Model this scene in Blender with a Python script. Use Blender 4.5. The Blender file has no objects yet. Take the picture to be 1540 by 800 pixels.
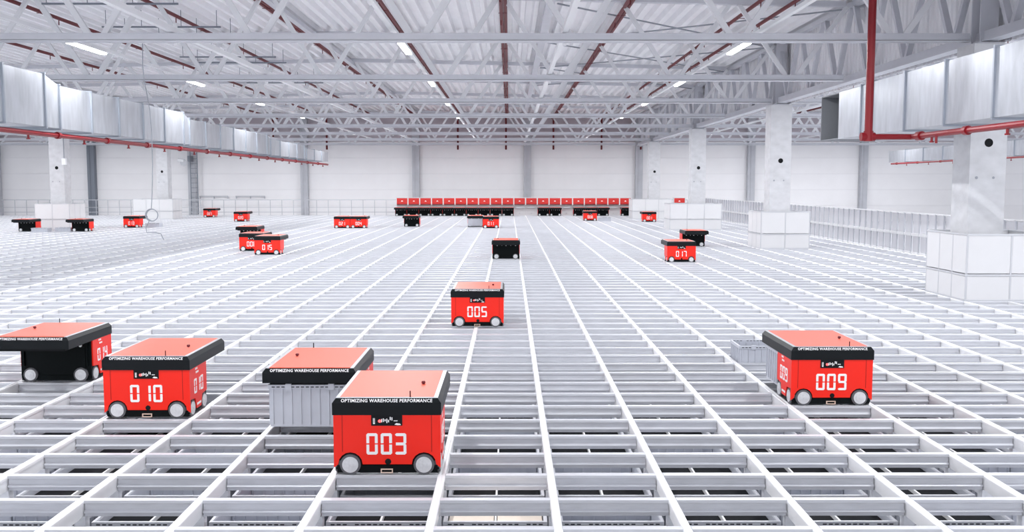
import bpy, math, random
from mathutils import Vector, Matrix

random.seed(7)
S = bpy.context.scene
C = S.collection
PI = math.pi

# ------------------------------------------------------------------ camera
H = 1.873                       # eye height above the rail tops (z = 0)
F = 1430.0                      # focal length in pixels of the 1540 px wide frame
PITCH = math.atan(123.0 / F)
cam_d = bpy.data.cameras.new('camera')
cam = bpy.data.objects.new('camera', cam_d)
C.objects.link(cam)
cam_d.sensor_width = 36.0
cam_d.lens = 36.0 * F / 1540.0
cam_d.clip_end = 400
cam_d.clip_start = 0.05
cam.location = (0, 0, H)
cam.rotation_euler = (PI / 2 - PITCH, 0, -math.atan(4.0 / F))
S.camera = cam

# ------------------------------------------------------------------ world, lamps, exposure
W = bpy.data.worlds.new('world')
S.world = W
W.use_nodes = True
bg = W.node_tree.nodes['Background']
bg.inputs[0].default_value = (0.93, 0.95, 1.0, 1)
bg.inputs[1].default_value = 1.35
S.view_settings.view_transform = 'Standard'
S.view_settings.look = 'None'
S.view_settings.gamma = 1
S.view_settings.use_curve_mapping = False
S.view_settings.exposure = 0.5
LINE_X = [-13.3, -7.9, -1.96, 4.3, 10.3, 16.6, 22.6, -19.9, -26.0]
LAMP_H = H + 2.58
LAMP_Y = [17.35 + 6 * q for q in range(-2, 7)]
ld = bpy.data.lights.new('strip_light', 'AREA')      # the light of one LED strip lamp, shared by all of them
ld.shape = 'RECTANGLE'
ld.size = 0.09
ld.size_y = 1.48
ld.energy = 100
ld.color = (0.97, 0.98, 1.0)

# ------------------------------------------------------------------ materials
def mat(name, col, rough=0.5, metal=0.0, spec=0.5, noise=0.0, nscale=8.0, stretch=(1, 1, 1), coat=0.0,
        bump=0.0, emit=0.0, alpha=1.0):
    m = bpy.data.materials.new(name)
    m.use_nodes = True
    nt = m.node_tree
    b = nt.nodes['Principled BSDF']
    b.inputs['Base Color'].default_value = (*col, 1)
    b.inputs['Roughness'].default_value = rough
    b.inputs['Metallic'].default_value = metal
    b.inputs['Specular IOR Level'].default_value = spec
    b.inputs['Coat Weight'].default_value = coat
    b.inputs['Coat Roughness'].default_value = 0.12
    if emit:
        b.inputs['Emission Color'].default_value = (*col, 1)
        b.inputs['Emission Strength'].default_value = emit
    if alpha < 1:
        b.inputs['Alpha'].default_value = alpha
    if noise or bump:
        tc = nt.nodes.new('ShaderNodeTexCoord')
        mp = nt.nodes.new('ShaderNodeMapping')
        mp.inputs['Scale'].default_value = stretch
        nz = nt.nodes.new('ShaderNodeTexNoise')
        nz.inputs['Scale'].default_value = nscale
        nz.inputs['Detail'].default_value = 4
        nt.links.new(tc.outputs['Object'], mp.inputs['Vector'])
        nt.links.new(mp.outputs['Vector'], nz.inputs['Vector'])
        if noise:
            rp = nt.nodes.new('ShaderNodeValToRGB')
            rp.color_ramp.elements[0].position = 0.3
            rp.color_ramp.elements[1].position = 0.7
            rp.color_ramp.elements[0].color = (*[max(0, c * (1 - noise)) for c in col], 1)
            rp.color_ramp.elements[1].color = (*[min(1, c * (1 + noise * .6)) for c in col], 1)
            nt.links.new(nz.outputs['Fac'], rp.inputs['Fac'])
            nt.links.new(rp.outputs['Color'], b.inputs['Base Color'])
        if bump:
            bp = nt.nodes.new('ShaderNodeBump')
            bp.inputs['Strength'].default_value = bump
            bp.inputs['Distance'].default_value = 0.01
            nt.links.new(nz.outputs['Fac'], bp.inputs['Height'])
            nt.links.new(bp.outputs['Normal'], b.inputs['Normal'])
    return m

M = dict(
    rail=mat('rail_aluminium', (.86, .87, .90), .38, .25, noise=.05, nscale=14, stretch=(1, 1, 4)),
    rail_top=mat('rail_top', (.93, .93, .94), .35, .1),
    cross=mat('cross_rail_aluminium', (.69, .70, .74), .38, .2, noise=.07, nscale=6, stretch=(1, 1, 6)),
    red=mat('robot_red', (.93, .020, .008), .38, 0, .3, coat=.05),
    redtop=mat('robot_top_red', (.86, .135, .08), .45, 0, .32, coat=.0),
    black=mat('robot_black', (.003, .005, .006), .55, 0, .1),
    blackm=mat('matt_black', (.006, .007, .009), .7, 0, .2),
    lid=mat('lid_dark', (.005, .007, .009), .4, 0, .18),
    trim=mat('lid_grey_trim', (.50, .51, .54), .35, .3),
    white=mat('white_print', (.92, .92, .92), .5),
    tyre=mat('tyre_rubber', (.10, .10, .11), .55),
    hub=mat('wheel_hub', (.74, .75, .77), .35, .3, noise=.1, nscale=40),
    led=mat('indicator_red', (1, .08, .08), .4, emit=2.0),
    beige=mat('beige_tag', (.75, .56, .46), .5),
    bin=mat('bin_grey', (.56, .58, .64), .45, noise=.06, nscale=5),
    rimpale=mat('bin_rim_pale', (.74, .75, .79), .45),
    bindark=mat('bin_slot', (.05, .055, .065), .6),
    carton=mat('cream_carton', (.86, .77, .66), .7, noise=.1, nscale=7),
    postgrey=mat('post_grey', (.52, .53, .57), .8, noise=.08, nscale=2.5),
    wallshade=mat('wall_panel_shaded', (.50, .45, .49), .7, noise=.04, nscale=.7),  # wall panel with the shade above the lamps painted into its colour
    conc=mat('concrete', (.62, .625, .65), .8, noise=.10, nscale=3.5, bump=.15, stretch=(1, 1, 1.6)),
    steel=mat('painted_steel', (.60, .61, .66), .45, .1, noise=.04, nscale=3),
    steeld=mat('dark_steel', (.20, .22, .26), .5, .3),
    deck=mat('roof_deck', (.90, .90, .93), .5, .05, noise=.04, nscale=1.5),
    diag=mat('truss_paint', (.74, .75, .78), .45, .1),
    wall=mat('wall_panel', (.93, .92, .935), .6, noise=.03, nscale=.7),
    panel=mat('enclosure_white', (.70, .70, .715), .5, noise=.02, nscale=2),
    frame=mat('enclosure_frame', (.58, .59, .62), .4, .2),
    duct=mat('galvanised_duct', (.47, .49, .53), .36, .7, noise=.14, nscale=3.2, stretch=(1, 2.5, .6), bump=.04),
    ductd=mat('duct_flange', (.34, .37, .42), .4, .7),
    inside=mat('duct_inside', (.20, .21, .23), .6, .2),
    pipe=mat('red_pipe', (.22, .004, .010), .4, 0, .4),
    rpipe=mat('roof_pipe_red', (.13, .012, .017), .5, 0, .3),
    lamp=mat('lamp_glow', (1, 1, 1), .5, emit=9.0),
    tube=mat('white_tube', (.86, .87, .89), .4),
    wire=mat('thin_wire', (.30, .32, .36), .6),
    gfloor=mat('ground_floor', (.60, .61, .64), .7, noise=.05, nscale=1),
    fence=mat('fence_grey', (.50, .51, .55), .5, .2),
    fpanel=mat('fence_panel', (.60, .60, .635), .6),
    charge=mat('charger_red', (.60, .025, .02), .45),
)

# ------------------------------------------------------------------ mesh helpers
class MB:
    def __init__(self):
        self.v, self.f, self.m = [], [], []
    def quad_box(self, x0, x1, y0, y1, z0, z1, mi=0):
        n = len(self.v)
        self.v += [(x0, y0, z0), (x1, y0, z0), (x1, y1, z0), (x0, y1, z0), (x0, y0, z1), (x1, y0, z1), (x1, y1, z1), (x0, y1, z1)]
        for f in ((0, 3, 2, 1), (4, 5, 6, 7), (0, 1, 5, 4), (1, 2, 6, 5), (2, 3, 7, 6), (3, 0, 4, 7)):
            self.f.append(tuple(n + i for i in f)); self.m.append(mi)
        return self
    def cbox(self, c, s, mi=0):
        return self.quad_box(c[0] - s[0] / 2, c[0] + s[0] / 2, c[1] - s[1] / 2, c[1] + s[1] / 2, c[2] - s[2] / 2, c[2] + s[2] / 2, mi)
    def bar(self, a, b, w, d=None, mi=0):
        d = d or w
        a, b = Vector(a), Vector(b)
        t = (b - a).normalized()
        up = Vector((0, 1, 0)) if abs(t.y) < .9 else Vector((0, 0, 1))
        s = t.cross(up).normalized(); u = s.cross(t).normalized()
        n = len(self.v)
        for p in (a, b):
            for sx, su in ((-1, -1), (1, -1), (1, 1), (-1, 1)):
                self.v.append(tuple(p + s * sx * w / 2 + u * su * d / 2))
        for f in ((3, 2, 1, 0), (4, 5, 6, 7), (0, 1, 5, 4), (1, 2, 6, 5), (2, 3, 7, 6), (3, 0, 4, 7)):
            self.f.append(tuple(n + i for i in f)); self.m.append(mi)
        return self
    def cyl(self, a, b, r, n=12, mi=0, r2=None):
        r2 = r if r2 is None else r2
        a, b = Vector(a), Vector(b)
        t = (b - a).normalized()
        up = Vector((0, 0, 1)) if abs(t.z) < .9 else Vector((1, 0, 0))
        s = t.cross(up).normalized(); u = s.cross(t).normalized()
        k = len(self.v)
        for p, rr in ((a, r), (b, r2)):
            for i in range(n):
                q = 2 * PI * i / n
                self.v.append(tuple(p + s * rr * math.cos(q) + u * rr * math.sin(q)))
        for i in range(n):
            j = (i + 1) % n
            self.f.append((k + i, k + j, k + n + j, k + n + i)); self.m.append(mi)
        self.f.append(tuple(k + i for i in reversed(range(n)))); self.m.append(mi)
        self.f.append(tuple(k + n + i for i in range(n))); self.m.append(mi)
        return self
    def prism(self, pts, axis, a, b, mi=0):
        """closed 2-D outline extruded along axis ('x' : pts are (y,z); 'y' : pts are (x,z); 'z': (x,y))"""
        n = len(pts); k = len(self.v)
        for w in (a, b):
            for p in pts:
                self.v.append({'x': (w, p[0], p[1]), 'y': (p[0], w, p[1]), 'z': (p[0], p[1], w)}[axis])
        for i in range(n):
            j = (i + 1) % n
            self.f.append((k + i, k + j, k + n + j, k + n + i)); self.m.append(mi)
        self.f.append(tuple(k + i for i in reversed(range(n)))); self.m.append(mi)
        self.f.append(tuple(k + n + i for i in range(n))); self.m.append(mi)
        return self
    def frustum(self, a, b, mi=0):
        """hexahedron between two rectangles a=(x0,x1,y0,y1,z), b likewise"""
        n = len(self.v)
        for (x0, x1, y0, y1, z) in (a, b):
            self.v += [(x0, y0, z), (x1, y0, z), (x1, y1, z), (x0, y1, z)]
        for f in ((0, 3, 2, 1), (4, 5, 6, 7), (0, 1, 5, 4), (1, 2, 6, 5), (2, 3, 7, 6), (3, 0, 4, 7)):
            self.f.append(tuple(n + i for i in f)); self.m.append(mi)
        return self
    def mesh(self, name, *mats, smooth=False):
        me = bpy.data.meshes.new(name)
        me.from_pydata(self.v, [], self.f)
        for m in mats:
            me.materials.append(m if not isinstance(m, str) else M[m])
        for p, i in zip(me.polygons, self.m):
            p.material_index = i
            p.use_smooth = smooth
        me.validate()
        import bmesh
        b = bmesh.new(); b.from_mesh(me)
        bmesh.ops.recalc_face_normals(b, faces=b.faces)
        b.to_mesh(me); b.free()
        return me

def link(name, me, parent=None, loc=(0, 0, 0), rz=0.0):
    o = bpy.data.objects.new(name, me)
    C.objects.link(o)
    o.location = loc
    if rz: o.rotation_euler = (0, 0, rz)
    if parent: o.parent = parent
    return o
def tag(o, label=None, cat=None, group=None, kind=None):
    if label: o['label'] = label
    if cat: o['category'] = cat
    if group: o['group'] = group
    if kind: o['kind'] = kind
    return o
def empty(name, loc=(0, 0, 0), rz=0.0, **k):
    o = link(name, None, None, loc, rz)
    o.empty_display_size = .1
    return tag(o, **k)
_bc = {}
def box_part(name, parent, c, s, m):
    key = (tuple(round(x, 4) for x in s), m)
    if key not in _bc:
        _bc[key] = MB().cbox((0, 0, 0), s).mesh(name, m)
    return link(name, _bc[key], parent, c)
def ordinal(n):
    w = ['first', 'second', 'third', 'fourth', 'fifth', 'sixth', 'seventh', 'eighth', 'ninth', 'tenth', 'eleventh',
         'twelfth', 'thirteenth', 'fourteenth', 'fifteenth', 'sixteenth', 'seventeenth', 'eighteenth', 'nineteenth', 'twentieth']
    return w[n - 1]
def project(x, y, z):
    zc = y * math.cos(PITCH) + (H - z) * math.sin(PITCH)
    yc = (H - z) * math.cos(PITCH) - y * math.sin(PITCH)
    return 766 + F * x / zc, 400 + F * yc / zc

# ------------------------------------------------------------------ the rail grid
PX, PY = .705, .480
X0, Y0 = .267, 6.02
def gx(k): return X0 + PX * k
def gy(j): return Y0 + PY * j
KL, KR = -46, 15           # rail indices left / right
JN, JF = -6, 107           # row indices near / far
RW = .050                  # rail width
RH = .098                  # rail height

floor = link('floor', MB().cbox((0, 27, -.635), (90, 78, .30)).mesh('floor', 'gfloor'))
tag(floor, 'pale concrete floor under the rail grid', 'floor', kind='structure')

grid = empty('rail_grid', (0, gy(JN), 0), label='white aluminium rail grid the red robots drive on', cat='grid')
# long rails running away from the camera: U shaped track with a groove on top
hw = RW / 2
prof = [(-hw, -.006), (-hw + .004, 0), (-.009, 0), (-.006, -.005), (.006, -.005), (.009, 0), (hw - .004, 0), (hw, -.006),
        (hw, -.022), (hw - .006, -.026), (hw - .006, -RH), (-hw + .006, -RH), (-hw + .006, -.026), (-hw, -.022)]
L = gy(JF) - gy(JN)
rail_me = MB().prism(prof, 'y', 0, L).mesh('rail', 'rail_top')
for k in range(KL, KR + 1):
    link('rail', rail_me, grid, (gx(k), 0, 0))
# cross rails, one piece per cell side
cprof = [(-hw, 0), (hw, 0), (hw, -.016), (hw - .006, -.020), (hw - .006, -RH), (-hw + .008, -RH), (-hw + .008, -.078),
         (-hw - .006, -.075), (-hw - .006, -.069), (-hw + .012, -.058), (-hw + .012, -.024), (-hw, -.018)]
clen = PX - RW
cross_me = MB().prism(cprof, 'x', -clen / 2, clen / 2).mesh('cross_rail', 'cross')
cells = []
for j in range(JN, JF + 1):
    for k in range(KL, KR):
        x, y = gx(k + .5), gy(j)
        u, v = project(x, y, 0)
        near = -60 < u < 1600 and v < 830
        cells.append((0 if near else 1, y, j, k))
cells.sort()
rest = MB()
for n, (fl, y, j, k) in enumerate(cells):
    if n < 300:
        link('cross_rail', cross_me, grid, (gx(k + .5), gy(j) - gy(JN), 0))
    else:
        rest.prism(cprof, 'x', gx(k) + RW / 2, gx(k + 1) - RW / 2)
        a = len(rest.v) - 2 * len(cprof)
        dy = gy(j) - gy(JN)
        for i in range(a, len(rest.v)):
            q = rest.v[i]
            rest.v[i] = (q[0], q[1] + dy, q[2])
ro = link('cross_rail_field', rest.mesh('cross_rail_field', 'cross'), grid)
ro['kind'] = 'stuff'
up_me = MB().quad_box(-.03, .03, -.03, .03, -.47, -RH).mesh('upright', 'rail')
for j in range(-3, 9):
    for k in range(-11, 12):
        u, v = project(gx(k), gy(j), 0)
        if -40 < u < 1580:
            link('upright', up_me, grid, (gx(k), gy(j) - gy(JN), 0))

# ------------------------------------------------------------------ storage bins
BW, BD, BH = .628, .412, .320
def bin_meshes():
    t = .010
    b = MB()
    w, d = BW - .03, BD - .03
    b.quad_box(-w / 2, w / 2, -d / 2, d / 2, 0, .012)
    for s in (-1, 1):
        b.quad_box(-w / 2, w / 2, s * d / 2 - t / 2, s * d / 2 + t / 2, 0, BH - .01)
        b.quad_box(s * w / 2 - t / 2, s * w / 2 + t / 2, -d / 2, d / 2, 0, BH - .01)
        for i in range(9):                                    # ribs
            x = -w / 2 + .02 + (w - .04) * i / 8
            b.quad_box(x - .004, x + .004, s * (d / 2 + .009) - .006, s * (d / 2 + .009) + .006, .02, BH - .03)
            b.quad_box(x - .005, x + .005, s * (d / 2 - .010) - .008, s * (d / 2 - .010) + .008, .02, BH - .02)
        for i in range(6):
            y = -d / 2 + .02 + (d - .04) * i / 5
            b.quad_box(s * (w / 2 + .009) - .006, s * (w / 2 + .009) + .006, y - .004, y + .004, .02, BH - .03)
    body = b.mesh('bin_body', 'bin')
    r = MB()
    for s in (-1, 1):
        r.quad_box(-BW / 2, BW / 2, s * (BD / 2 - .009) - .009, s * (BD / 2 - .009) + .009, BH - .030, BH)
        r.quad_box(s * (BW / 2 - .009) - .009, s * (BW / 2 - .009) + .009, -BD / 2 + .018, BD / 2 - .018, BH - .030, BH)
    rim = r.mesh('bin_rim', 'bin')
    sl = MB()
    n = 16
    for i in range(n):
        if i in (3, 12): continue
        x = -BW / 2 + .04 + (BW - .08) * i / (n - 1)
        sl.quad_box(x - .012, x + .012, -BD / 2 - .0015, -BD / 2 + .002, BH - .020, BH - .012)
        sl.quad_box(x - .012, x + .012, BD / 2 - .0205, BD / 2 - .017, BH - .012, BH - .006)
    slots = sl.mesh('rim_slots', 'bindark')
    cl = MB()
    for s in (0,):
        cl.quad_box(-.022, .022, -BD / 2 - .006, -BD / 2 + .012, BH - .036, BH + .008)
    clip = cl.mesh('clip', 'bin')
    tr = MB().quad_box(-.140, .140, -.180, .180, .014, BH - .055).mesh('tray', 'blackm')
    cream = MB().quad_box(-.138, .138, -.178, .178, .014, BH - .040).mesh('carton', 'carton')
    dv = MB().quad_box(-.006, .006, -.182, .182, .014, BH - .030).mesh('divider', 'white')
    return body, rim, slots, clip, tr, cream, dv
B_BODY, B_RIM, B_SLOT, B_CLIP, B_TRAY, B_CREAM, B_DIV = bin_meshes()
B_RIM_PALE = B_RIM.copy()
B_RIM_PALE.materials[0] = M['rimpale']

def make_bin(x, y, z, fill, label, group=None, rz=0, parent=None):
    e = empty('storage_bin', (x, y, z), rz, label=label, cat='bin', group=group)
    link('body', B_BODY, e)
    sunk = z < -.3
    r = link('rim', B_RIM_PALE if sunk else B_RIM, e)
    tag(link('rim_slots', B_SLOT, r), kind='stuff')
    if not sunk:
        for sx in (-1, 1): link('clip', B_CLIP, e, (sx * .16, 0, 0))
    if fill == 'black':
        for s in (-1, 1): link('tray', B_TRAY, e, (s * .149, 0, 0))
        link('divider', B_DIV, e)
    elif fill == 'cream':
        for s in (-1, 1): link('carton', B_CREAM, e, (s * .149, 0, 0))
        link('divider', B_DIV, e)
    return e

Z_BIN = -.153 - BH
cell_fill = {}
def pick(j, k):
    # read off the photograph for the front rows around the middle, otherwise mixed
    known = {(-2, -1): 'black', (-2, 0): 'black', (-1, -1): 'cream', (-1, 0): 'grey', (0, -1): 'black', (0, 0): 'black',
             (1, -1): 'grey', (1, 0): 'grey', (2, -1): 'black', (2, 0): 'black', (-1, -2): 'black', (-2, -2): 'grey',
             (-1, -3): 'grey', (-2, -3): 'grey', (-2, -4): 'black', (-1, -4): 'black', (0, -4): 'grey', (0, -3): 'grey', (-1, -5): 'grey',
             (0, -5): 'black', (1, -5): 'black', (1, -4): 'black', (-2, 1): 'black', (-1, 1): 'black', (0, 1): 'black', (1, 1): 'black',
             (-2, 2): 'black', (-1, 2): 'black', (-2, 3): 'grey', (0, 2): 'grey', (0, 3): 'black', (1, 3): 'black', (-1, 3): 'black', (0, 4): 'grey', (1, 4): 'grey',
             (-1, 4): 'grey', (2, 3): 'black', (2, 2): 'black', (-2, -5): 'grey', (-2, -6): 'grey'}
    return known.get((j, k)) or random.choice(['black', 'black', 'grey', 'black', 'grey'])
ORD = {'black': 'grey bin with two black trays', 'grey': 'empty ribbed grey bin', 'cream': 'grey bin with two cream cartons'}
for row, j in enumerate(range(-3, 8)):
    n = 0
    for k in range(-11, 12):
        u, v = project(gx(k + .5), gy(j + 1), -.1)
        if not (-10 < u < 1550) or v > 800: continue
        n += 1
        f = pick(j, k)
        make_bin(gx(k + .5), gy(j + .5), Z_BIN, f,
                 '%s, %s row from front, %s from left' % (ORD[f], ordinal(row + 1), ordinal(n)), 'bins under the rails')

# ------------------------------------------------------------------ robots
RWD, LZ0, LZ1 = .690, .392, .500      # width, lid underside, lid top
BY0, BY1 = -.236, .205                # body extent in y (front is -y)
LY0, LY1 = -.242, .690                # lid extent
SEG = {'0': 'abcdef', '1': 'bc', '2': 'abged', '3': 'abgcd', '4': 'fgbc', '5': 'afgcd', '6': 'afgedc', '7': 'abc', '8': 'abcdefg', '9': 'abcdfg'}
def number_mesh(txt, h=.140, mirror=1):
    b = MB()
    w, t, gap = h * .52, h * .13, h * .14
    x = -(len(txt) * w + (len(txt) - 1) * gap) / 2
    c = t * .5
    for ch in txt:
        for s in SEG[ch]:
            x0, x1, z0, z1 = {'a': (x, x + w, h - t, h), 'd': (x, x + w, 0, t), 'g': (x + t * .3, x + w - t * .3, h / 2 - t / 2, h / 2 + t / 2),
                              'f': (x, x + t, h / 2 + t * .25, h - t * .4), 'e': (x, x + t, t * .4, h / 2 - t * .25),
                              'b': (x + w - t, x + w, h / 2 + t * .25, h - t * .4), 'c': (x + w - t, x + w, t * .4, h / 2 - t * .25)}[s]
            if s in 'ad':
                pts = [(x0 + c, z0), (x1 - c, z0), (x1, z0 + c), (x1, z1 - c), (x1 - c, z1), (x0 + c, z1), (x0, z1 - c), (x0, z0 + c)]
                b.prism(pts, 'y', -.0025, .0015)
            else:
                b.quad_box(x0, x1, -.0020 if s == 'g' else -.0015, .0015, z0, z1)
        x += w + gap
    return b.mesh('number', 'white')
def text_mesh(body, size, m):
    cu = bpy.data.curves.new('lettering', 'FONT')
    cu.body = body; cu.size = size; cu.align_x = 'CENTER'; cu.align_y = 'CENTER'; cu.extrude = .0008
    cu.space_character = 1.08
    cu.offset = size * .016
    cu.resolution_u = 2
    o = bpy.data.objects.new('lettering', cu); C.objects.link(o)
    dg = bpy.context.evaluated_depsgraph_get()
    me = bpy.data.meshes.new_from_object(o.evaluated_get(dg))
    bpy.data.objects.remove(o)
    xs = [v.co.x for v in me.vertices]
    wd = max(xs) - min(xs)
    me.transform(Matrix.Rotation(PI / 2, 4, 'X'))
    me.materials.clear(); me.materials.append(M[m])
    return me, wd

def robot_meshes():
    R = {}
    w = RWD / 2
    b = MB()                                       # dark chassis with a foot that widens at the wheels
    b.prism([(-w + .012, .030), (w - .012, .030), (w - .012, LZ0), (-w + .012, LZ0)], 'y', BY0 + .012, BY1)
    b.quad_box(-w + .02, w - .02, BY0 + .005, BY1 + .01, .012, .060)
    R['chassis'] = b.mesh('chassis', 'black')
    # red shell: front (with arches over the wheels) and both flanks
    def arch(hw_, zb=.045):
        pts = [(-hw_, zb)]
        for cx in (-.238, .238):
            for i in range(9):
                q = PI - PI * i / 8
                pts.append((cx + .079 * math.cos(q), max(zb, .067 + .079 * math.sin(q))))
        pts += [(hw_, zb), (hw_, LZ0), (-hw_, LZ0)]
        return pts
    f = MB().prism(arch(w), 'y', BY0, BY0 + .014)
    R['front'] = f.mesh('front_panel', 'red')
    s = MB()
    s.prism([(BY0 + .013, .145), (BY0 + .13, .135), (BY0 + .16, .045), (BY1 - .17, .045), (BY1 - .14, .135), (BY1 - .02, .145), (BY1 - .02, LZ0), (BY0 + .013, LZ0)], 'x', w - .013, w)
    R['side_r'] = s.mesh('side_panel', 'red')
    s = MB()
    s.prism([(BY0 + .013, .145), (BY0 + .13, .135), (BY0 + .16, .045), (BY1 - .17, .045), (BY1 - .14, .135), (BY1 - .02, .145), (BY1 - .02, LZ0), (BY0 + .013, LZ0)], 'x', -w, -w + .013)
    R['side_l'] = s.mesh('side_panel', 'red')
    sm = MB()
    for sx in (-1, 1):
        sm.quad_box(sx * .288 - .0012, sx * .288 + .0012, BY0 - .001, BY0 + .002, .150, LZ0)
    R['seam'] = sm.mesh('seam', 'blackm')
    # lid: dark frame with chamfered upper edge
    lw = w + .006
    l = MB()
    l.quad_box(-lw, lw, LY0, LY1, LZ0, LZ1 - .030)
    l.frustum((-lw, lw, LY0, LY1, LZ1 - .030), (-lw + .022, lw - .022, LY0 + .014, LY1 - .014, LZ1))
    R['lid'] = l.mesh('lid', 'lid')
    t = MB()
    for sx in (-1, 1):
        t.quad_box(sx * (lw - .035) - .013, sx * (lw - .035) + .013, LY0 + .018, LY1 - .018, LZ1 - .004, LZ1 + .0035)
    t.quad_box(-lw + .048, lw - .048, LY0 + .016, LY0 + .036, LZ1 - .004, LZ1 + .0035)
    R['trim'] = t.mesh('edge_trim', 'trim')
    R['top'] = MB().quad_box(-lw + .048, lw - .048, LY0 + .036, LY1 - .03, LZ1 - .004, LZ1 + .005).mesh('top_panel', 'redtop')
    # display
    R['screen'] = MB().quad_box(-.100, .100, BY0 - .004, BY0 + .004, .322, LZ0 + .004).mesh('display', 'blackm')
    ic = MB()
    rr = random.Random(3)
    for i in range(7):
        x = -.035 + i * .011
        z = .340 + rr.random() * .02
        ic.quad_box(x, x + .006, BY0 - .0055, BY0 - .003, z, z + .010 + rr.random() * .022)
    ic.quad_box(-.088, -.076, BY0 - .0055, BY0 - .003, .334, .340)
    ic.quad_box(-.088, -.084, BY0 - .0055, BY0 - .003, .340, .372)
    ic.quad_box(-.080, -.076, BY0 - .0055, BY0 - .003, .340, .372)
    ic.quad_box(.045, .070, BY0 - .0055, BY0 - .003, .352, .357)
    ic.prism([(.050, .330), (.062, .340), (.085, .336), (.092, .328), (.070, .326)], 'y', BY0 - .0055, BY0 - .003)
    R['icons'] = ic.mesh('display_marks', 'white')
    R['led'] = MB().cyl((-.045, BY0 - .007, .353), (-.045, BY0 - .003, .353), .010, 10).mesh('indicator', 'led')
    R['hole'] = MB().cyl((.006, BY0 - .003, .085), (.006, BY0 + .004, .085), .020, 16).mesh('sensor_eye', 'blackm')
    tg = MB()
    tg.quad_box(-.042, .036, BY0 - .006, BY0 + .004, .010, .016); tg.quad_box(-.042, .036, BY0 - .006, BY0 + .004, .032, .038)
    tg.quad_box(-.042, -.036, BY0 - .006, BY0 + .004, .016, .032); tg.quad_box(.030, .036, BY0 - .006, BY0 + .004, .016, .032)
    R['tag'] = tg.mesh('tag', 'beige')
    # knob and antenna on top
    R['knob'] = MB().cyl((.200, .185, LZ1), (.200, .185, LZ1 + .012), .009, 12).cyl((.200, .185, LZ1 + .012), (.200, .185, LZ1 + .026), .015, 12, r2=.012).mesh('emergency_button', 'rpipe')
    R['antenna'] = MB().cyl((.150, LY0 + .03, LZ1), (.150, LY0 + .03, LZ1 + .045), .004, 8).mesh('antenna', 'blackm')
    # rear face fittings (seen on the black side)
    lt = MB()
    for x, r in ((-.24, .014), (-.12, .010), (.0, .016), (.10, .010), (.22, .014)):
        lt.cyl((x, BY1 + .014, .345), (x, BY1, .345), r, 10)
    R['rear_lights'] = lt.mesh('rear_sensors', 'white')
    rf = MB()
    for sx in (-1, 1):
        rf.quad_box(sx * .02 - .006 + sx * .28, sx * .02 + .006 + sx * .28, BY1, BY1 + .02, .15, LZ0)
    rf.quad_box(-.28, .28, BY1, BY1 + .006, .10, .33)
    R['rear'] = rf.mesh('rear_cover', 'black')
    # wheels
    R['tyre'] = MB().cyl((0, -.018, 0), (0, .018, 0), .067, 28).mesh('tyre', 'tyre')
    h = MB().cyl((0, -.023, 0), (0, .023, 0), .052, 28)
    h.cyl((0, -.026, 0), (0, .026, 0), .032, 20).cyl((0, -.029, 0), (0, .029, 0), .010, 12)
    R['hub'] = h.mesh('hub', 'hub')
    # hoist plate below the cantilever
    R['hoist'] = MB().quad_box(-.30, .30, .275, .660, LZ0 - .022, LZ0).mesh('hoist_plate', 'blackm')
    # lettering
    me, wd = text_mesh('OPTIMIZING WAREHOUSE PERFORMANCE', .030, 'white')
    sc = .588 / wd
    me.transform(Matrix.Diagonal((sc, 1, 1, 1)))
    me.transform(Matrix.Rotation(-math.atan2(.014, .030), 4, 'X'))
    R['text'] = me
    me2, wd2 = text_mesh('OPTIMIZING', .026, 'white')
    # marks on the flank : two short lines above the number, a plate below
    mk = MB()
    rr = random.Random(5)
    for row, (z, n, w0) in enumerate(((.365, 3, .020), (.335, 5, .014))):
        x = -.075 + row * .012
        for i in range(n):
            mk.quad_box(x, x + w0 * .7, -.0012, .0012, z, z + .016)
            x += w0
    mk.quad_box(-.050, .050, -.0012, .0012, .070, .088)
    R['flank_marks'] = mk.mesh('flank_marks', 'white')
    return R
R = robot_meshes()
NUM = {}
def num(t, h):
    if (t, h) not in NUM: NUM[(t, h)] = number_mesh(t, h)
    return NUM[(t, h)]

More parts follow.
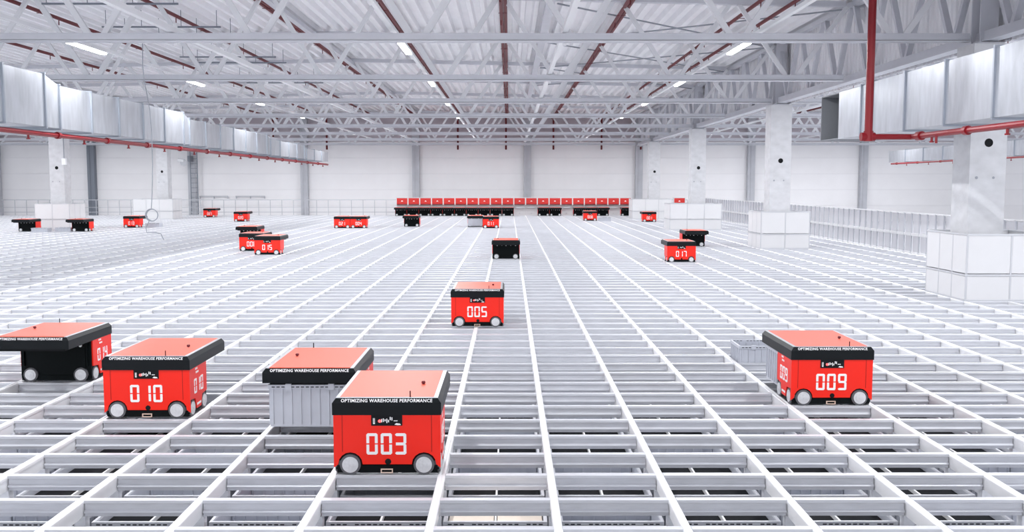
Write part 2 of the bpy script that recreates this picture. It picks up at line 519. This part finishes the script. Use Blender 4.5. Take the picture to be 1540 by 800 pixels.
def robot(x, y, rz, label, number='000', detail=2, group='robots out on the grid'):
    """x, y: centre of the cell the body stands on; rz=0 shows the red front to the camera, pi the black side."""
    e = empty('warehouse_robot', (x, y, 0), rz, label=label, cat='robot', group=group)
    w = RWD / 2
    link('chassis', R['chassis'], e)
    fp = link('front_panel', R['front'], e)
    link('side_panel', R['side_l'], e); link('side_panel', R['side_r'], e)
    lid = link('lid', R['lid'], e)
    link('top_panel', R['top'], lid)
    link('edge_trim', R['trim'], lid)
    link('rear_cover', R['rear'], e)
    link('rear_sensors', R['rear_lights'], e)
    link('hoist_plate', R['hoist'], e)
    link('number', num(number, .140), fp, (-.004, BY0 - .001, .132))
    scr = link('display', R['screen'], e)
    link('display_marks', R['icons'], scr)
    wheels = [(sx * .238, BY0 + .010, 0) for sx in (-1, 1)] + [(sx * .238, BY1 + .004, 0) for sx in (-1, 1)]
    wheels += [(sx * (w - .024), yy, 1) for sx in (-1, 1) for yy in (BY0 + .075, BY1 - .075)]
    for (wx, wy, turn) in wheels:
        t = link('wheel', R['tyre'], e, (wx, wy, .067), PI / 2 if turn else 0)
        link('hub', R['hub'], t)
    if detail >= 1:
        link('sensor_eye', R['hole'], fp)
        link('emergency_button', R['knob'], lid)
    if detail >= 2:
        link('seam', R['seam'], fp)
        link('indicator', R['led'], scr)
        link('tag', R['tag'], e)
        link('antenna', R['antenna'], lid)
        for yy, a in ((LY0 + .0062, 0), (LY1 - .0062, PI)):
            link('lettering', R['text'], lid, (0, yy, LZ1 - .0155), a)
        for sx in (-1, 1):
            sp = link('flank_marks', R['flank_marks'], e, (sx * (w + .0005), BY0 + .215, 0), sx * PI / 2)
            link('flank_number', num(number, .120), sp, (0, 0, .175))
    return e
def cellx(k): return gx(k + .5)
def celly(j): return gy(j + .5)

RED, BLK = 0.0, PI
# foreground
robot(cellx(-2), celly(0), RED, 'nearest red robot, numbered 003 in white', '003')
robot(cellx(-3), celly(3), BLK, 'robot holding a grey bin under its lid, just behind robot 003', '018')
make_bin(cellx(-3), celly(2) + .012, .055, 'grey', 'ribbed grey bin hanging under the lid of the robot behind 003')
robot(cellx(3), celly(4), RED, 'large red robot numbered 009 on the right side of the grid', '009')
make_bin(cellx(3), celly(5) + .012, .055, 'grey', 'grey ribbed bin hanging under the back of robot 009')
make_bin(cellx(3), celly(8), -.145, 'grey', 'open grey bin sticking up out of the grid behind robot 009')
robot(cellx(-5), celly(3) + .05, RED, 'red-fronted robot on the left, between the black-sided one and robot 003', '010')
robot(cellx(-7), celly(6) + .02, BLK, 'large robot showing its black side at the left edge of the photo', '014')
# middle distance
robot(-.42, gy(13) + .236 + .15, RED, 'lone red robot in mid-grid, up the rails from robot 003', '005')
robot(cellx(-1), celly(37), BLK, 'black-sided robot alone in the centre aisle below the charger row', '016', 1)
robot(cellx(5), celly(35), RED, 'red robot numbered 017 right of the grid centre', '017', 1)
robot(cellx(7), celly(47), BLK, 'black-sided robot standing just behind robot 017', '019', 1)
robot(cellx(-10), celly(40), RED, 'red robot numbered 015 left of the grid centre', '015', 1)
robot(cellx(-11) - .1, celly(43), RED, 'red robot half hidden behind the left of robot 015', '006', 1)
robot(cellx(-13), celly(53) - .1, BLK, 'black-sided robot just beyond robot 015', '023', 1)
robot(cellx(-20), celly(87), RED, 'small red robot far behind robot 015, near the back railing', '020', 1)
robot(cellx(-11), celly(72), RED, 'red robot numbered 021, left of the pair standing side by side', '021', 1)
robot(cellx(-10), celly(72), RED, 'red robot numbered 004, right of the pair standing side by side', '004', 1)
robot(cellx(-7), celly(75), BLK, 'black-sided robot in front of the left end of the charger row', '024', 1)
robot(cellx(-3), celly(75), BLK, 'robot with a grey bin under its lid, left of robot 011', '025', 1)
make_bin(cellx(-3), celly(74) + .012, .055, 'grey', 'grey bin hanging under the robot left of robot 011')
robot(cellx(-2), celly(72), RED, 'red robot numbered 011 in front of the charger row', '011', 1)
robot(cellx(5), celly(89), RED, 'small red robot in front of the right end of the charger row', '008', 1)
make_bin(cellx(6), celly(88), -.13, 'grey', 'grey bin standing up beside the red robot before the charger row')
robot(cellx(9), celly(86), RED, 'small red robot right of the charger row, before a white column box', '001', 1)
robot(cellx(-25), celly(100), RED, 'farther red robot of the two at far left, near the back railing', '007', 1)
robot(cellx(-24), celly(73), RED, 'nearer red robot of the two at far left, left of the hanging cable', '013', 1)
make_bin(cellx(-23), celly(74), -.15, 'grey', 'grey bin behind the nearer red robot at far left')
robot(cellx(-28), celly(66), BLK, 'leftmost black-sided robot, cut by the left edge', '026', 1)
robot(cellx(-25), celly(66), BLK, 'black-sided robot at far left before a white column box', '027', 1)
for i in range(2):
    make_bin(cellx(-27 + i), celly(65 + i), -.16, 'grey',
             'grey bin between the two black robots at far left, %s of the two' % ('left', 'right')[i], 'bins between the far left robots')
# parked row
present = [0, 1, 2, 3, 4, 5, 6, 7, 8, 9, 12, 13, 15, 16, 17, 19]
for n, i in enumerate(present):
    robot(cellx(-10 + i), celly(105), BLK, 'black-sided robot parked under the charger row, %s from left' % ordinal(n + 1),
          '%03d' % (30 + i), 0, 'robots parked under the chargers')

# charging stations
ch_body = MB().quad_box(-.315, .315, -.12, .12, .68, 1.035).mesh('red_housing', 'charge')
ch_lip = MB().quad_box(-.315, .315, -.135, -.12, .66, .700).mesh('lower_lip', 'pipe')
ch_back = MB().quad_box(-.35, .35, .12, .16, 0, 1.07).quad_box(-.352, -.318, -.13, .12, .62, 1.06).quad_box(.318, .352, -.13, .12, .62, 1.06).mesh('white_stand', 'panel')
ch_logo = MB().prism([(-.055, .84), (.055, .84), (.055, .865), (0, .905), (-.055, .865)], 'y', -.126, -.119).mesh('emblem', 'white')
ch_con = MB().quad_box(-.25, .25, -.03, .12, .45, .52).quad_box(-.03, .03, .09, .125, .10, .16).mesh('contact_bar', 'frame')
for i in range(21):
    x = cellx(-10 + i) if i < 20 else cellx(13.6)
    lab = ('red charging station above the parked robots, %s from left' % ordinal(i + 1)) if i < 20 else 'lone red charging station behind the white column boxes at right'
    e = empty('charging_station', (x, gy(107) - .12, 0), label=lab, cat='charger', group='charging stations')
    link('red_housing', ch_body, e); link('lower_lip', ch_lip, e); link('white_stand', ch_back, e)
    link('emblem', ch_logo, e); link('contact_bar', ch_con, e)

# ------------------------------------------------------------------ building structure
WALL_Y = 60.2
WALL_TOP = H + 4.6
wall = empty('wall_back', (0, WALL_Y, -.47), kind='structure', label='white panelled back wall of the hall')
wcols = [-38, 3, 145, 294, 461, 627, 793, 959, 1126, 1294, 1460, 1626]
cx = [(u - 766) * WALL_Y / F for u in wcols]
edges = [-46] + cx[1:] + [40]
ph = 1.0
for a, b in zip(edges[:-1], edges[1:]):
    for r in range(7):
        box_part('panel', wall, ((a + b) / 2, 0, r * ph + ph / 2), (b - a - .008, .12, ph - .007), 'wall' if r < 5 else 'wallshade')  # top rows coloured darker to stand for shade above the lamps
bk = box_part('backing', wall, (-3, .12, 3.5), (86, .06, 7), 'fence')
for i, x in enumerate(cx[1:]):
    e = empty('wall_column', (x, WALL_Y - .35, -.47),
              label='grey concrete post on the back wall, %s from left' % ordinal(i + 1), cat='column', group='back wall posts')
    m = 'steeld' if i == 1 else 'postgrey'
    link('shaft', MB().quad_box(-.22, .22, -.1, .25, 0, 7.0).mesh('shaft', m), e)
    link('flange', MB().quad_box(-.24, .24, -.12, -.1, 6.2, 6.35).quad_box(-.06, -.04, -.13, -.1, 0, 6.2).mesh('flange', m), e)

# concrete columns with holes, steel stub above
col_spots = [(7.86, 15.98, 'right of the near duct', 0), (7.86, 27.98, 'second from the right', 1), (7.86, 39.98, 'third from the right', 2),
             (7.86, 51.98, 'fourth from the right', 3), (-18.77, 39.98, 'at far left, the nearer of two', 4), (-18.77, 51.98, 'at far left, the farther of two', 5)]
csh = MB().quad_box(-.3, .3, -.3, .3, -.47, H + 2.28).mesh('shaft', 'conc')
cho = MB().cyl((0, -.302, 2.55), (0, -.29, 2.55), .07, 20).mesh('round_hole', 'blackm')
cst = MB().quad_box(-.15, .15, -.16, -.13, H + 2.28, H + 4.1).quad_box(-.15, .15, .13, .16, H + 2.28, H + 4.1).quad_box(-.02, .02, -.13, .13, H + 2.28, H + 4.1).quad_box(-.22, .22, -.24, .24, H + 2.26, H + 2.31).mesh('steel_stub', 'steel')
can = MB().cyl((-.18, -.304, 1.98), (-.18, -.29, 1.98), .025, 8).cyl((.1, -.304, 1.98), (.1, -.29, 1.98), .022, 8).mesh('anchor', 'wire')
for (x, y, d, i) in col_spots:
    e = empty('concrete_column', (x, y, 0), label='square grey concrete column with round hole, ' + d, cat='column', group='concrete columns')
    link('shaft', csh, e); link('round_hole', cho, e); link('steel_stub', cst, e); link('anchor', can, e)

# white boxes round the column feet
def enclosure(k0, k1, j0, j1, label):
    x0, x1, y0, y1 = gx(k0), gx(k1), gy(j0), gy(j1)
    e = empty('column_enclosure', ((x0 + x1) / 2, y0, 0), label=label, cat='enclosure', group='white boxes round columns')
    ox = (x0 + x1) / 2
    zt, zm = 1.08, .42
    for k in range(k0, k1):
        for (z0, z1) in ((.03, zm - .02), (zm + .03, zt - .03)):
            for y in (y0, y1):
                box_part('panel', e, (gx(k + .5) - ox, y - y0, (z0 + z1) / 2), (PX - .03, .02, z1 - z0), 'panel')
    for j in range(j0, j1):
        for (z0, z1) in ((.03, zm - .02), (zm + .03, zt - .03)):
            for x in (x0, x1):
                box_part('panel', e, (x - ox, gy(j + .5) - y0, (z0 + z1) / 2), (.02, PY - .025, z1 - z0), 'panel')
    for x in (x0, x1):
        for j in range(j0, j1 + 1):
            box_part('post', e, (x - ox, gy(j) - y0, zt / 2), (.024, .024, zt), 'frame')
    for y in (y0, y1):
        for k in range(k0 + 1, k1):
            box_part('post', e, (gx(k) - ox, y - y0, zt / 2), (.024, .024, zt), 'frame')
        for z in (.015, zm, zt - .012):
            box_part('rail', e, (0, y - y0, z), (x1 - x0 + .03, .035, .03), 'frame')
    for x in (x0, x1):
        for z in (.015, zm, zt - .012):
            box_part('rail', e, (x - ox, (y1 - y0) / 2, z), (.035, y1 - y0 - .04, .03), 'frame')
enclosure(10, 12, 19, 22, 'nearest white panel box round a column foot, at right edge')
enclosure(10, 12, 45, 48, 'white panel box round the second column foot at right')
enclosure(9, 12, 69, 72, 'wide white panel box round the third column foot, behind robot 017')
enclosure(9, 12, 94, 97, 'white panel box at the right end of the charger row')
enclosure(-28, -26, 69, 72, 'white panel box at far left behind the two black robots')
enclosure(-29, -26, 94, 97, 'white panel box at far left behind the hanging cable loop')

# railings
rl = empty('back_railing', (0, gy(108.2), 0), label='thin grey guard railing along the back edge of the grid', cat='railing')
xa, xb = gx(KL), gx(KR)
for z, t in ((.92, .035), (.47, .025), (.18, .03)):
    box_part('rail', rl, ((xa + xb) / 2, 0, z), (xb - xa, .03, t), 'fence')
for k in range(KL, KR + 1):
    box_part('post', rl, (gx(k), .02, .46), (.03, .03, .92), 'fence')
fr = empty('side_railing', (gx(15) + .05, gy(28), 0), label='pale slatted guard fence along the right side of the grid', cat='railing')
ya, yb = gy(28), gy(107)
for z, t in ((1.10, .03), (.52, .075), (.03, .03)):
    box_part('rail', fr, (0, (yb - ya) / 2, z), (.04, yb - ya, t), 'panel')
for j in range(28, 108):
    box_part('post', fr, (.0, gy(j) - ya, .55), (.045, .022, 1.12), 'fence')
    if j < 107:
        box_part('panel', fr, (.03, gy(j + .5) - ya, .56), (.006, PY - .06, 1.02), 'fpanel')

# ------------------------------------------------------------------ roof
BAY = 26.66
XL, XR = 7.80 - BAY, 7.80
def fold(x):
    q = (x - XL) % BAY
    return abs(q - BAY / 2)
def roof_h(x): return H + 4.36 - .021 * fold(x)          # top chord height
ceil = empty('ceiling', (0, 0, 0), kind='structure', label='ribbed white steel deck roof')
ypre, ypost = -6, WALL_Y + .3
x = -46.0
rib = .333
while x < 40:
    b = MB()
    pts_lo = []
    n = 3
    for i in range(n):
        xx = x + i * rib
        pts_lo += [(xx, .0), (xx + .10, .0), (xx + .14, .13), (xx + .293, .13)]
    pts_lo.append((x + n * rib, .0))
    zoff = lambda px: roof_h(px) + .10
    k0 = 0
    for (px, pz) in pts_lo:
        b.v.append((px, ypre, zoff(px) + pz)); b.v.append((px, ypost, zoff(px) + pz))
    for i in range(len(pts_lo) - 1):
        b.f.append((2 * i, 2 * i + 2, 2 * i + 3, 2 * i + 1)); b.m.append(0)
    k0 = len(b.v)
    for (px, pz) in pts_lo:
        b.v.append((px, ypre, zoff(px) + pz + .02)); b.v.append((px, ypost, zoff(px) + pz + .02))
    for i in range(len(pts_lo) - 1):
        b.f.append((k0 + 2 * i, k0 + 2 * i + 1, k0 + 2 * i + 3, k0 + 2 * i + 2)); b.m.append(0)
    link('roof_sheet', b.mesh('roof_sheet', 'deck'), ceil)
    x += n * rib

TY = [16.1 + 6.0 * k for k in range(8)]
NP = 10
PW = BAY / NP
ZL = H + 2.43
def truss(y, xl, label, xmin=-99, xmax=99, d=.095):
    e = empty('roof_truss', (xl + BAY / 2, y, ZL - .075), label=label, cat='truss', group='roof trusses')
    o = Vector((xl + BAY / 2, y, ZL - .075))
    def put(name, mb, m):
        me = mb.mesh(name, m)
        me.transform(Matrix.Translation(-o))
        link(name, me, e)
    a, b = max(xl + .15, xmin), min(xl + BAY - .15, xmax)
    put('lower_chord', MB().quad_box(a, b, y - .075, y + .075, ZL - .045, ZL + .065).quad_box(a, b, y - .095, y + .095, ZL - .075, ZL - .055), 'steel')
    mb = MB()
    mid = xl + BAY / 2
    for p, q in ((a, min(mid, b)), (max(mid, a), b)):
        if q > p:
            mb.bar((p, y, roof_h(p)), (q, y, roof_h(q)), .12, .16)
    put('upper_chord', mb, 'steel')
    for i in range(NP):
        xb_ = xl + PW * (i + .5)
        for s in (-1, 1):
            xt = xb_ + s * (PW / 2 - .10)
            if not (a - .3 < xb_ < b + .3 and a - .3 < xt < b + .3): continue
            dd = d if i not in (3, 6) else d * 1.2
            put('diagonal', MB().bar((xb_ + s * .13, y, ZL + .05), (xt, y, roof_h(xt) - .05), dd, dd * .8), 'diag')
for n, y in enumerate(TY):
    if n < 8:
        truss(y, XL, 'white lattice roof truss over the main bay, %s from the front' % ordinal(n + 1))
for n in range(1, 8):
    truss(TY[n], XR, 'white lattice roof truss over the right bay, %s from the front' % ordinal(n), xmax=34)
for n in range(3, 8):
    truss(TY[n], XL - BAY, 'white lattice roof truss over the left bay, %s from the front' % ordinal(n - 2), xmin=-38)

# longitudinal frame at the right column row, with a ribbed sheet apron behind it
def long_truss(xc, label, ystart, yend):
    e = empty('column_line_truss', (xc, ystart, ZL), label=label, cat='truss', group='column line trusses')
    o = Vector((xc, ystart, ZL))
    def put(name, mb, m):
        me = mb.mesh(name, m); me.transform(Matrix.Translation(-o)); link(name, me, e)
    put('lower_chord', MB().quad_box(xc - .08, xc + .08, ystart, yend, ZL - .07, ZL + .07).quad_box(xc - .12, xc + .12, ystart, yend, ZL - .10, ZL - .07), 'steel')
    zt = roof_h(xc)
    put('upper_chord', MB().quad_box(xc - .08, xc + .08, ystart, yend, zt - .06, zt + .06), 'steel')
    y = ystart
    while y < yend - .1:
        put('diagonal', MB().bar((xc, y + .12, zt - .05), (xc, y + 1.0 - .06, ZL + .05), .11, .09), 'steel')
        put('diagonal', MB().bar((xc, y + 2.0 - .12, zt - .05), (xc, y + 1.0 + .06, ZL + .05), .11, .09), 'steel')
        y += 2.0
    return e
long_truss(7.86, 'grey steel truss running along the right row of columns', 10.1, 58.1)
long_truss(-18.77, 'grey steel truss running along the left row of columns', 28.1, 58.1)
ap = empty('wall_right', (8.12, 8, ZL), kind='structure', label='ribbed grey sheet apron above the right column row')
zt = roof_h(8.1) + .1
yy = 8.0
while yy < 59.5:
    key = 'apron'
    if key not in _bc:
        b = MB()
        pts = []
        for i in range(5):
            q = i * .2
            pts += [(0, q), (0, q + .10), (.035, q + .125), (.035, q + .175)]
        pts.append((0, 1.0))
        for (px, py) in pts:
            b.v.append((px, py, -.1)); b.v.append((px, py, zt - ZL))
        for i in range(len(pts) - 1):
            b.f.append((2 * i, 2 * i + 2, 2 * i + 3, 2 * i + 1)); b.m.append(0)
        k0 = len(b.v)
        for (px, py) in pts:
            b.v.append((px + .03, py, -.1)); b.v.append((px + .03, py, zt - ZL))
        for i in range(len(pts) - 1):
            b.f.append((k0 + 2 * i, k0 + 2 * i + 1, k0 + 2 * i + 3, k0 + 2 * i + 2)); b.m.append(0)
        _bc[key] = b.mesh('sheet', 'deck')
    link('sheet', _bc[key], ap, (0, yy - 8, 0))
    yy += 1.0

# bracing tubes along the hall
for x, lab in ((.93, 'white bracing tube right of centre'), (-5.6, 'white bracing tube left of centre')):
    e = empty('bracing_tube', (x, 8, ZL + .12), label=lab + ' running the length of the roof', cat='brace', group='bracing tubes')
    link('tube', MB().quad_box(-.045, .045, 0, 50.2, -.04, .05).mesh('tube', 'tube'), e)
    zt2 = roof_h(x) - ZL - .22
    link('upper_tube', MB().quad_box(-.10, .10, 0, 50.2, zt2 - .07, zt2 + .05).mesh('upper_tube', 'steel'), e)
    for y in TY:
        box_part('bracket', e, (0, y - 8 + .14, -.05), (.06, .05, .36), 'tube')
# roof X bracing rods
for n, (y0, y1) in enumerate(((22.1, 28.1), (28.1, 34.1), (34.1, 40.1))):
    for d in (0, 1):
        x0, x1 = (1.1, 7.6) if d == 0 else (7.6, 1.1)
        o = link('bracing_rod', MB().cyl((0, 0, 0), (x1 - x0, y1 - y0, roof_h(x1) - roof_h(x0)), .02, 6).mesh('bracing_rod', 'wire'),
                 None, (x0, y0, roof_h(x0) - .12))
        tag(o, 'thin dark cross-bracing rod under the roof, %s bay, rising to the %s' % (ordinal(n + 1), ('right', 'left')[d]), 'rod', 'roof bracing rods')

# sprinkler mains under the deck
for i, x in enumerate((-14.2, -11.1, -8.2, -5.75, -3.0, -.15, 2.67, 5.5, 6.25, 11.2, 14.0, 16.8, 19.8)):
    z = roof_h(x) - .16
    e = empty('roof_sprinkler_pipe', (x, 6, z), label='dark red sprinkler pipe along the roof, %s from left' % ordinal(i + 1), cat='pipe', group='roof sprinkler pipes')
    mb = MB().cyl((-.04, 0, 0), (-.04, 53, 0), .045, 10)
    if i in (3, 4, 5, 6): mb.cyl((.055, 0, .01), (.055, 53, .01), .045, 10)
    link('pipe', mb.mesh('pipe', 'rpipe'), e)
    hh = MB()
    for q in range(17):
        hh.quad_box(-.11, .10, 2 + 3 * q, 2.03 + 3 * q, -.045, -.035).cyl((-.05, 3 + 3 * q, -.16), (-.05, 3 + 3 * q, -.03), .012, 6)
    link('hangers', hh.mesh('hangers', 'rpipe'), e)
for i, u in enumerate((413, 493, 689, 761, 832, 904, 963)):
    o = link('wall_drop_pipe', MB().cyl((0, 0, 0), (0, 0, 2.1), .06, 10).mesh('wall_drop_pipe', 'rpipe'), None, ((u - 766) * 59.6 / F, 59.75, H + 2.15))
    tag(o, 'short dark red drop pipe high on the back wall, %s from left' % ordinal(i + 1), 'pipe', 'drop pipes on the back wall')
# hanger bars at the left
n = 0
for y in (19.0, 20.2, 21.4, 24.5, 25.7, 30.2, 31.6, 36.5, 37.8):
    n += 1
    e = empty('hanger_bar', (-8.8, y, roof_h(-8.8) - .33), label='dark steel hanger bar below the deck at left, %s from the front' % ordinal(n), cat='bar', group='roof hanger bars')
    link('bar', MB().quad_box(-1.5, 1.5, -.02, .02, -.02, .02).mesh('bar', 'steeld'), e)
    rr = MB()
    for q in (-1.4, -.5, .5, 1.4): rr.cyl((q, 0, 0), (q, 0, .42), .008, 6)
    link('rod', rr.mesh('rod', 'steeld'), e)

# lamp lines
lamp_me = MB().quad_box(-.05, .05, 0, 1.5, -.065, -.03).mesh('diffuser', 'lamp')
lampc = MB().quad_box(-.06, .06, -.02, 1.52, -.03, .0).mesh('housing', 'tube')
for i, x in enumerate(sorted(LINE_X)):
    tr = link('lamp_trunking', MB().quad_box(-.035, .035, 0, 64, -.0, .06).mesh('lamp_trunking', 'tube'), None, (x, -5, LAMP_H))
    tag(tr, 'thin white lamp trunking along the roof, %s from left' % ordinal(i + 1), 'trunking', 'lamp trunkings')
    for q in range(7):
        e = empty('strip_lamp', (x, 17.35 + 6 * q, LAMP_H),
                  label='bright LED strip lamp, %s along the %s trunking from left' % (ordinal(q + 1), ordinal(i + 1)), cat='lamp', group='strip lamps')
        link('diffuser', lamp_me, e); link('housing', lampc, e)
    for y in LAMP_Y:
        lo = bpy.data.objects.new('strip_light', ld); C.objects.link(lo)
        lo.location = (x, y + .75, LAMP_H - .07)

# ------------------------------------------------------------------ air ducts
def duct(name, label, xa, xb, pieces, zb, side=1):
    """pieces: list of (y0, y1, ztop0, ztop1); each a sheet section with a flange at its start"""
    e = empty(name, ((xa + xb) / 2, pieces[0][0], zb), label=label, cat='duct')
    o = Vector(((xa + xb) / 2, pieces[0][0], zb))
    for (y0, y1, z0, z1) in pieces:
        mb = MB()
        k = len(mb.v)
        mb.v += [(xa, y0, zb), (xb, y0, zb), (xb, y0, z0), (xa, y0, z0), (xa, y1, zb), (xb, y1, zb), (xb, y1, z1), (xa, y1, z1)]
        for f in ((0, 1, 5, 4), (1, 2, 6, 5), (2, 3, 7, 6), (3, 0, 4, 7), (0, 3, 2, 1), (4, 5, 6, 7)):
            mb.f.append(f); mb.m.append(0)
        me = mb.mesh('section', 'duct'); me.transform(Matrix.Translation(-o)); link('section', me, e)
        fl = MB()
        t = .030
        fl.quad_box(xa - t, xb + t, y0 - .02, y0 + .02, zb - t, zb + .005).quad_box(xa - t, xb + t, y0 - .02, y0 + .02, z0 - .005, z0 + t)
        fl.quad_box(xa - t, xa + .005, y0 - .02, y0 + .02, zb, z0).quad_box(xb - .005, xb + t, y0 - .02, y0 + .02, zb, z0)
        me = fl.mesh('flange', 'ductd'); me.transform(Matrix.Translation(-o)); link('flange', me, e)
    return e
zb = H + 1.03
ps = []
def run(y0, y1, h, step=1.42):
    n = max(1, round((y1 - y0) / step))
    for i in range(n):
        ps.append((y0 + (y1 - y0) * i / n, y0 + (y1 - y0) * (i + 1) / n, H + h, H + h))
run(11.6, 17.3, 1.97); ps.append((17.3, 17.85, H + 1.97, H + 1.82))
run(17.85, 24.6, 1.82); ps.append((24.6, 25.05, H + 1.82, H + 1.69))
run(25.05, 33.0, 1.69); ps.append((33.0, 33.5, H + 1.69, H + 1.57)); run(33.5, 39.0, 1.57)
ps.append((39.0, 39.4, H + 1.57, H + 1.46)); run(39.4, 44.1, 1.46)
duct('air_duct', 'long silver sheet metal air duct along the left side', -9.35, -8.35, ps, zb)
# right duct
ps = []
run(7.0, 17.0, 1.80, 1.45)
ps.append((17.0, 17.5, H + 1.80, H + 1.78)); ps.append((17.5, 18.7, H + 1.78, H + 1.78))
dr = duct('air_duct', 'silver sheet metal air duct at right ending in an open outlet', 6.42, 7.38, ps, H + .88)
o = Vector((6.90, 7.0, H + .88))
mb = MB()   # open outlet box at the end: hollow, opening towards the hall
for b_ in ((6.42, 7.38, 18.72, 19.75, H + .88, H + .90), (6.42, 7.38, 18.72, 19.75, H + 1.76, H + 1.78), (7.36, 7.38, 18.72, 19.75, H + .90, H + 1.76),
           (6.42, 7.36, 19.73, 19.75, H + .90, H + 1.76)):
    mb.quad_box(*b_)
me = mb.mesh('outlet', 'inside'); me.transform(Matrix.Translation(-o)); link('outlet', me, dr)
# duct in the far right bay
ps = []
run(26, 44.3, 1.52, 1.9)
duct('air_duct', 'small distant silver duct in the right bay, seen beyond the near column', 17.6, 18.4, ps, H + 1.0)

# red sprinkler pipes under the ducts
def red_pipe(label, x, y0, y1, z, r, extra=None):
    e = empty('sprinkler_pipe', (x, y0, z), label=label, cat='pipe', group='red pipes under ducts')
    link('pipe', MB().cyl((0, 0, 0), (0, y1 - y0, 0), r, 12).mesh('pipe', 'pipe', smooth=False), e)
    cp = MB().cyl((0, -.05, 0), (0, .05, 0), r * 1.45, 12).mesh('coupling', 'pipe')
    hd = MB().cyl((0, 0, -r - .06), (0, 0, 0), r * .45, 8).cyl((0, 0, -r - .075), (0, 0, -r - .055), r * .8, 8).mesh('sprinkler_head', 'pipe')
    y = .9
    i = 0
    while y < y1 - y0:
        link('coupling' if i % 2 else 'sprinkler_head', cp if i % 2 else hd, e, (0, y, 0))
        y += 1.1; i += 1
    return e
red_pipe('red sprinkler pipe slung under the left air duct', -8.42, 11.5, 44.3, H + .905, .045)
red_pipe('thin red pipe under the distant duct in the right bay', 17.6, 26, 44.0, H + .93, .035)
rp = red_pipe('red sprinkler pipe with a tall riser beside the right air duct', 6.40, 7.0, 15.2, H + .75, .045)
rz = 15.2 - 7.0
link('cross_pipe', MB().cyl((0, rz, 0), (-.75, rz, 0), .045, 12).mesh('cross_pipe', 'pipe'), rp)
link('riser', MB().cyl((-.70, rz, -.05), (-.70, rz, 3.36), .062, 14).mesh('riser', 'pipe'), rp)
link('elbow', MB().cyl((-.70, rz, -.07), (-.70, rz, .09), .075, 14).cyl((-.82, rz, 0), (-.60, rz, 0), .068, 14).mesh('elbow', 'pipe'), rp)
link('valve', MB().cyl((-.02, rz - .9, -.14), (-.02, rz - .9, .0), .02, 8).cyl((.0, rz - .35, 0), (.0, rz - .2, 0), .07, 12).mesh('valve', 'pipe'), rp)

# ------------------------------------------------------------------ small things
# hanging cable with a loop
cu = bpy.data.curves.new('hanging_cable', 'CURVE')
cu.dimensions = '3D'; cu.bevel_depth = .008; cu.bevel_resolution = 2
def spl(pts):
    s = cu.splines.new('POLY'); s.points.add(len(pts) - 1)
    for p, q in zip(s.points, pts): p.co = (*q, 1)
def pz(u, v, zc):
    return ((u - 766) * zc / F, 0, (277 - v) * zc / F)
base = [(226, 70), (225, 100), (226, 122), (230, 145), (233, 165), (235, 200), (235, 250), (233, 290), (231, 313)]
pts = [pz(u, v, 16.3) for u, v in base]
spl(pts)
c = pz(231, 323, 16.3)
spl([(c[0] + .105 * math.sin(2 * PI * i / 28), .0, c[2] + .105 * math.cos(2 * PI * i / 28)) for i in range(29)])
spl([(c[0] + .098 * math.sin(2 * PI * i / 28), .03, c[2] + .098 * math.cos(2 * PI * i / 28)) for i in range(29)])
spl([pz(u, v, 16.3) for u, v in ((227, 332), (222, 342), (223, 349), (236, 349), (244, 351), (248, 360))])
oc = bpy.data.objects.new('tmp', cu); C.objects.link(oc)
cu.materials.append(M['wire'])
me = bpy.data.meshes.new_from_object(oc.evaluated_get(bpy.context.evaluated_depsgraph_get()))
bpy.data.objects.remove(oc)
e = empty('hanging_cable', (0, 16.24, H), label='thin cable with a coiled loop hanging from the first truss at left', cat='cable')
link('cable', me, e)
link('junction_box', MB().cbox(pz(226, 66, 16.3), (.16, .1, .1)).mesh('junction_box', 'tube'), e)
# ladder on the wall
lx = (296 - 766) * 59.6 / F
e = empty('wall_ladder', (lx, 59.4, 0), label='dark steel ladder fixed on the back wall at left', cat='ladder')
for s in (-1, 1): box_part('stile', e, (s * .21, 0, 2.0), (.05, .05, 4.0), 'steeld')
for i in range(13): box_part('rung', e, (0, 0, .15 + .3 * i), (.38, .03, .03), 'steeld')
# camera beside the ladder
e = empty('wall_camera', ((279 - 766) * 59 / F, 59.2, H + 1.45), label='small white floodlight bracket beside the wall ladder', cat='floodlight')
link('head', MB().cyl((-.35, -.1, .05), (.0, -.1, .0), .11, 12).mesh('head', 'tube'), e)
link('ring', MB().cyl((.0, -.15, -.12), (.0, -.10, -.12), .22, 16, r2=.20).mesh('ring', 'trim'), e)
link('bracket', MB().cbox((.30, .2, .12), (.14, .7, .35)).mesh('bracket', 'steeld'), e)
# hanging sensor under the left duct
e = empty('drop_sensor', ((97 - 766) * 39.25 / F, 39.5, H + 1.05), label='white sensor on a thin drop rod beside the far left column', cat='sensor')
link('rod', MB().cyl((0, 0, 0), (0, 0, 1.32), .02, 6).mesh('rod', 'wire'), e)
link('case', MB().cbox((0, 0, -.12), (.16, .12, .26)).mesh('case', 'tube'), e)
# pipes on the wall
for i, (u0, u1) in enumerate(((303, 346), (357, 401))):
    x0, x1 = (u0 - 766) * WALL_Y / F, (u1 - 766) * WALL_Y / F
    e = empty('wall_handrail', (x0, WALL_Y - .2, 1.12), label='short grey handrail on the back wall, %s of two' % ('left', 'right')[i], cat='handrail', group='wall handrails')
    box_part('bar', e, ((x1 - x0) / 2, 0, 0), (x1 - x0, .04, .05), 'fence')
    for q in (0.02, .5, .98): box_part('bracket', e, ((x1 - x0) * q, .05, -.08), (.04, .12, .14), 'fence')
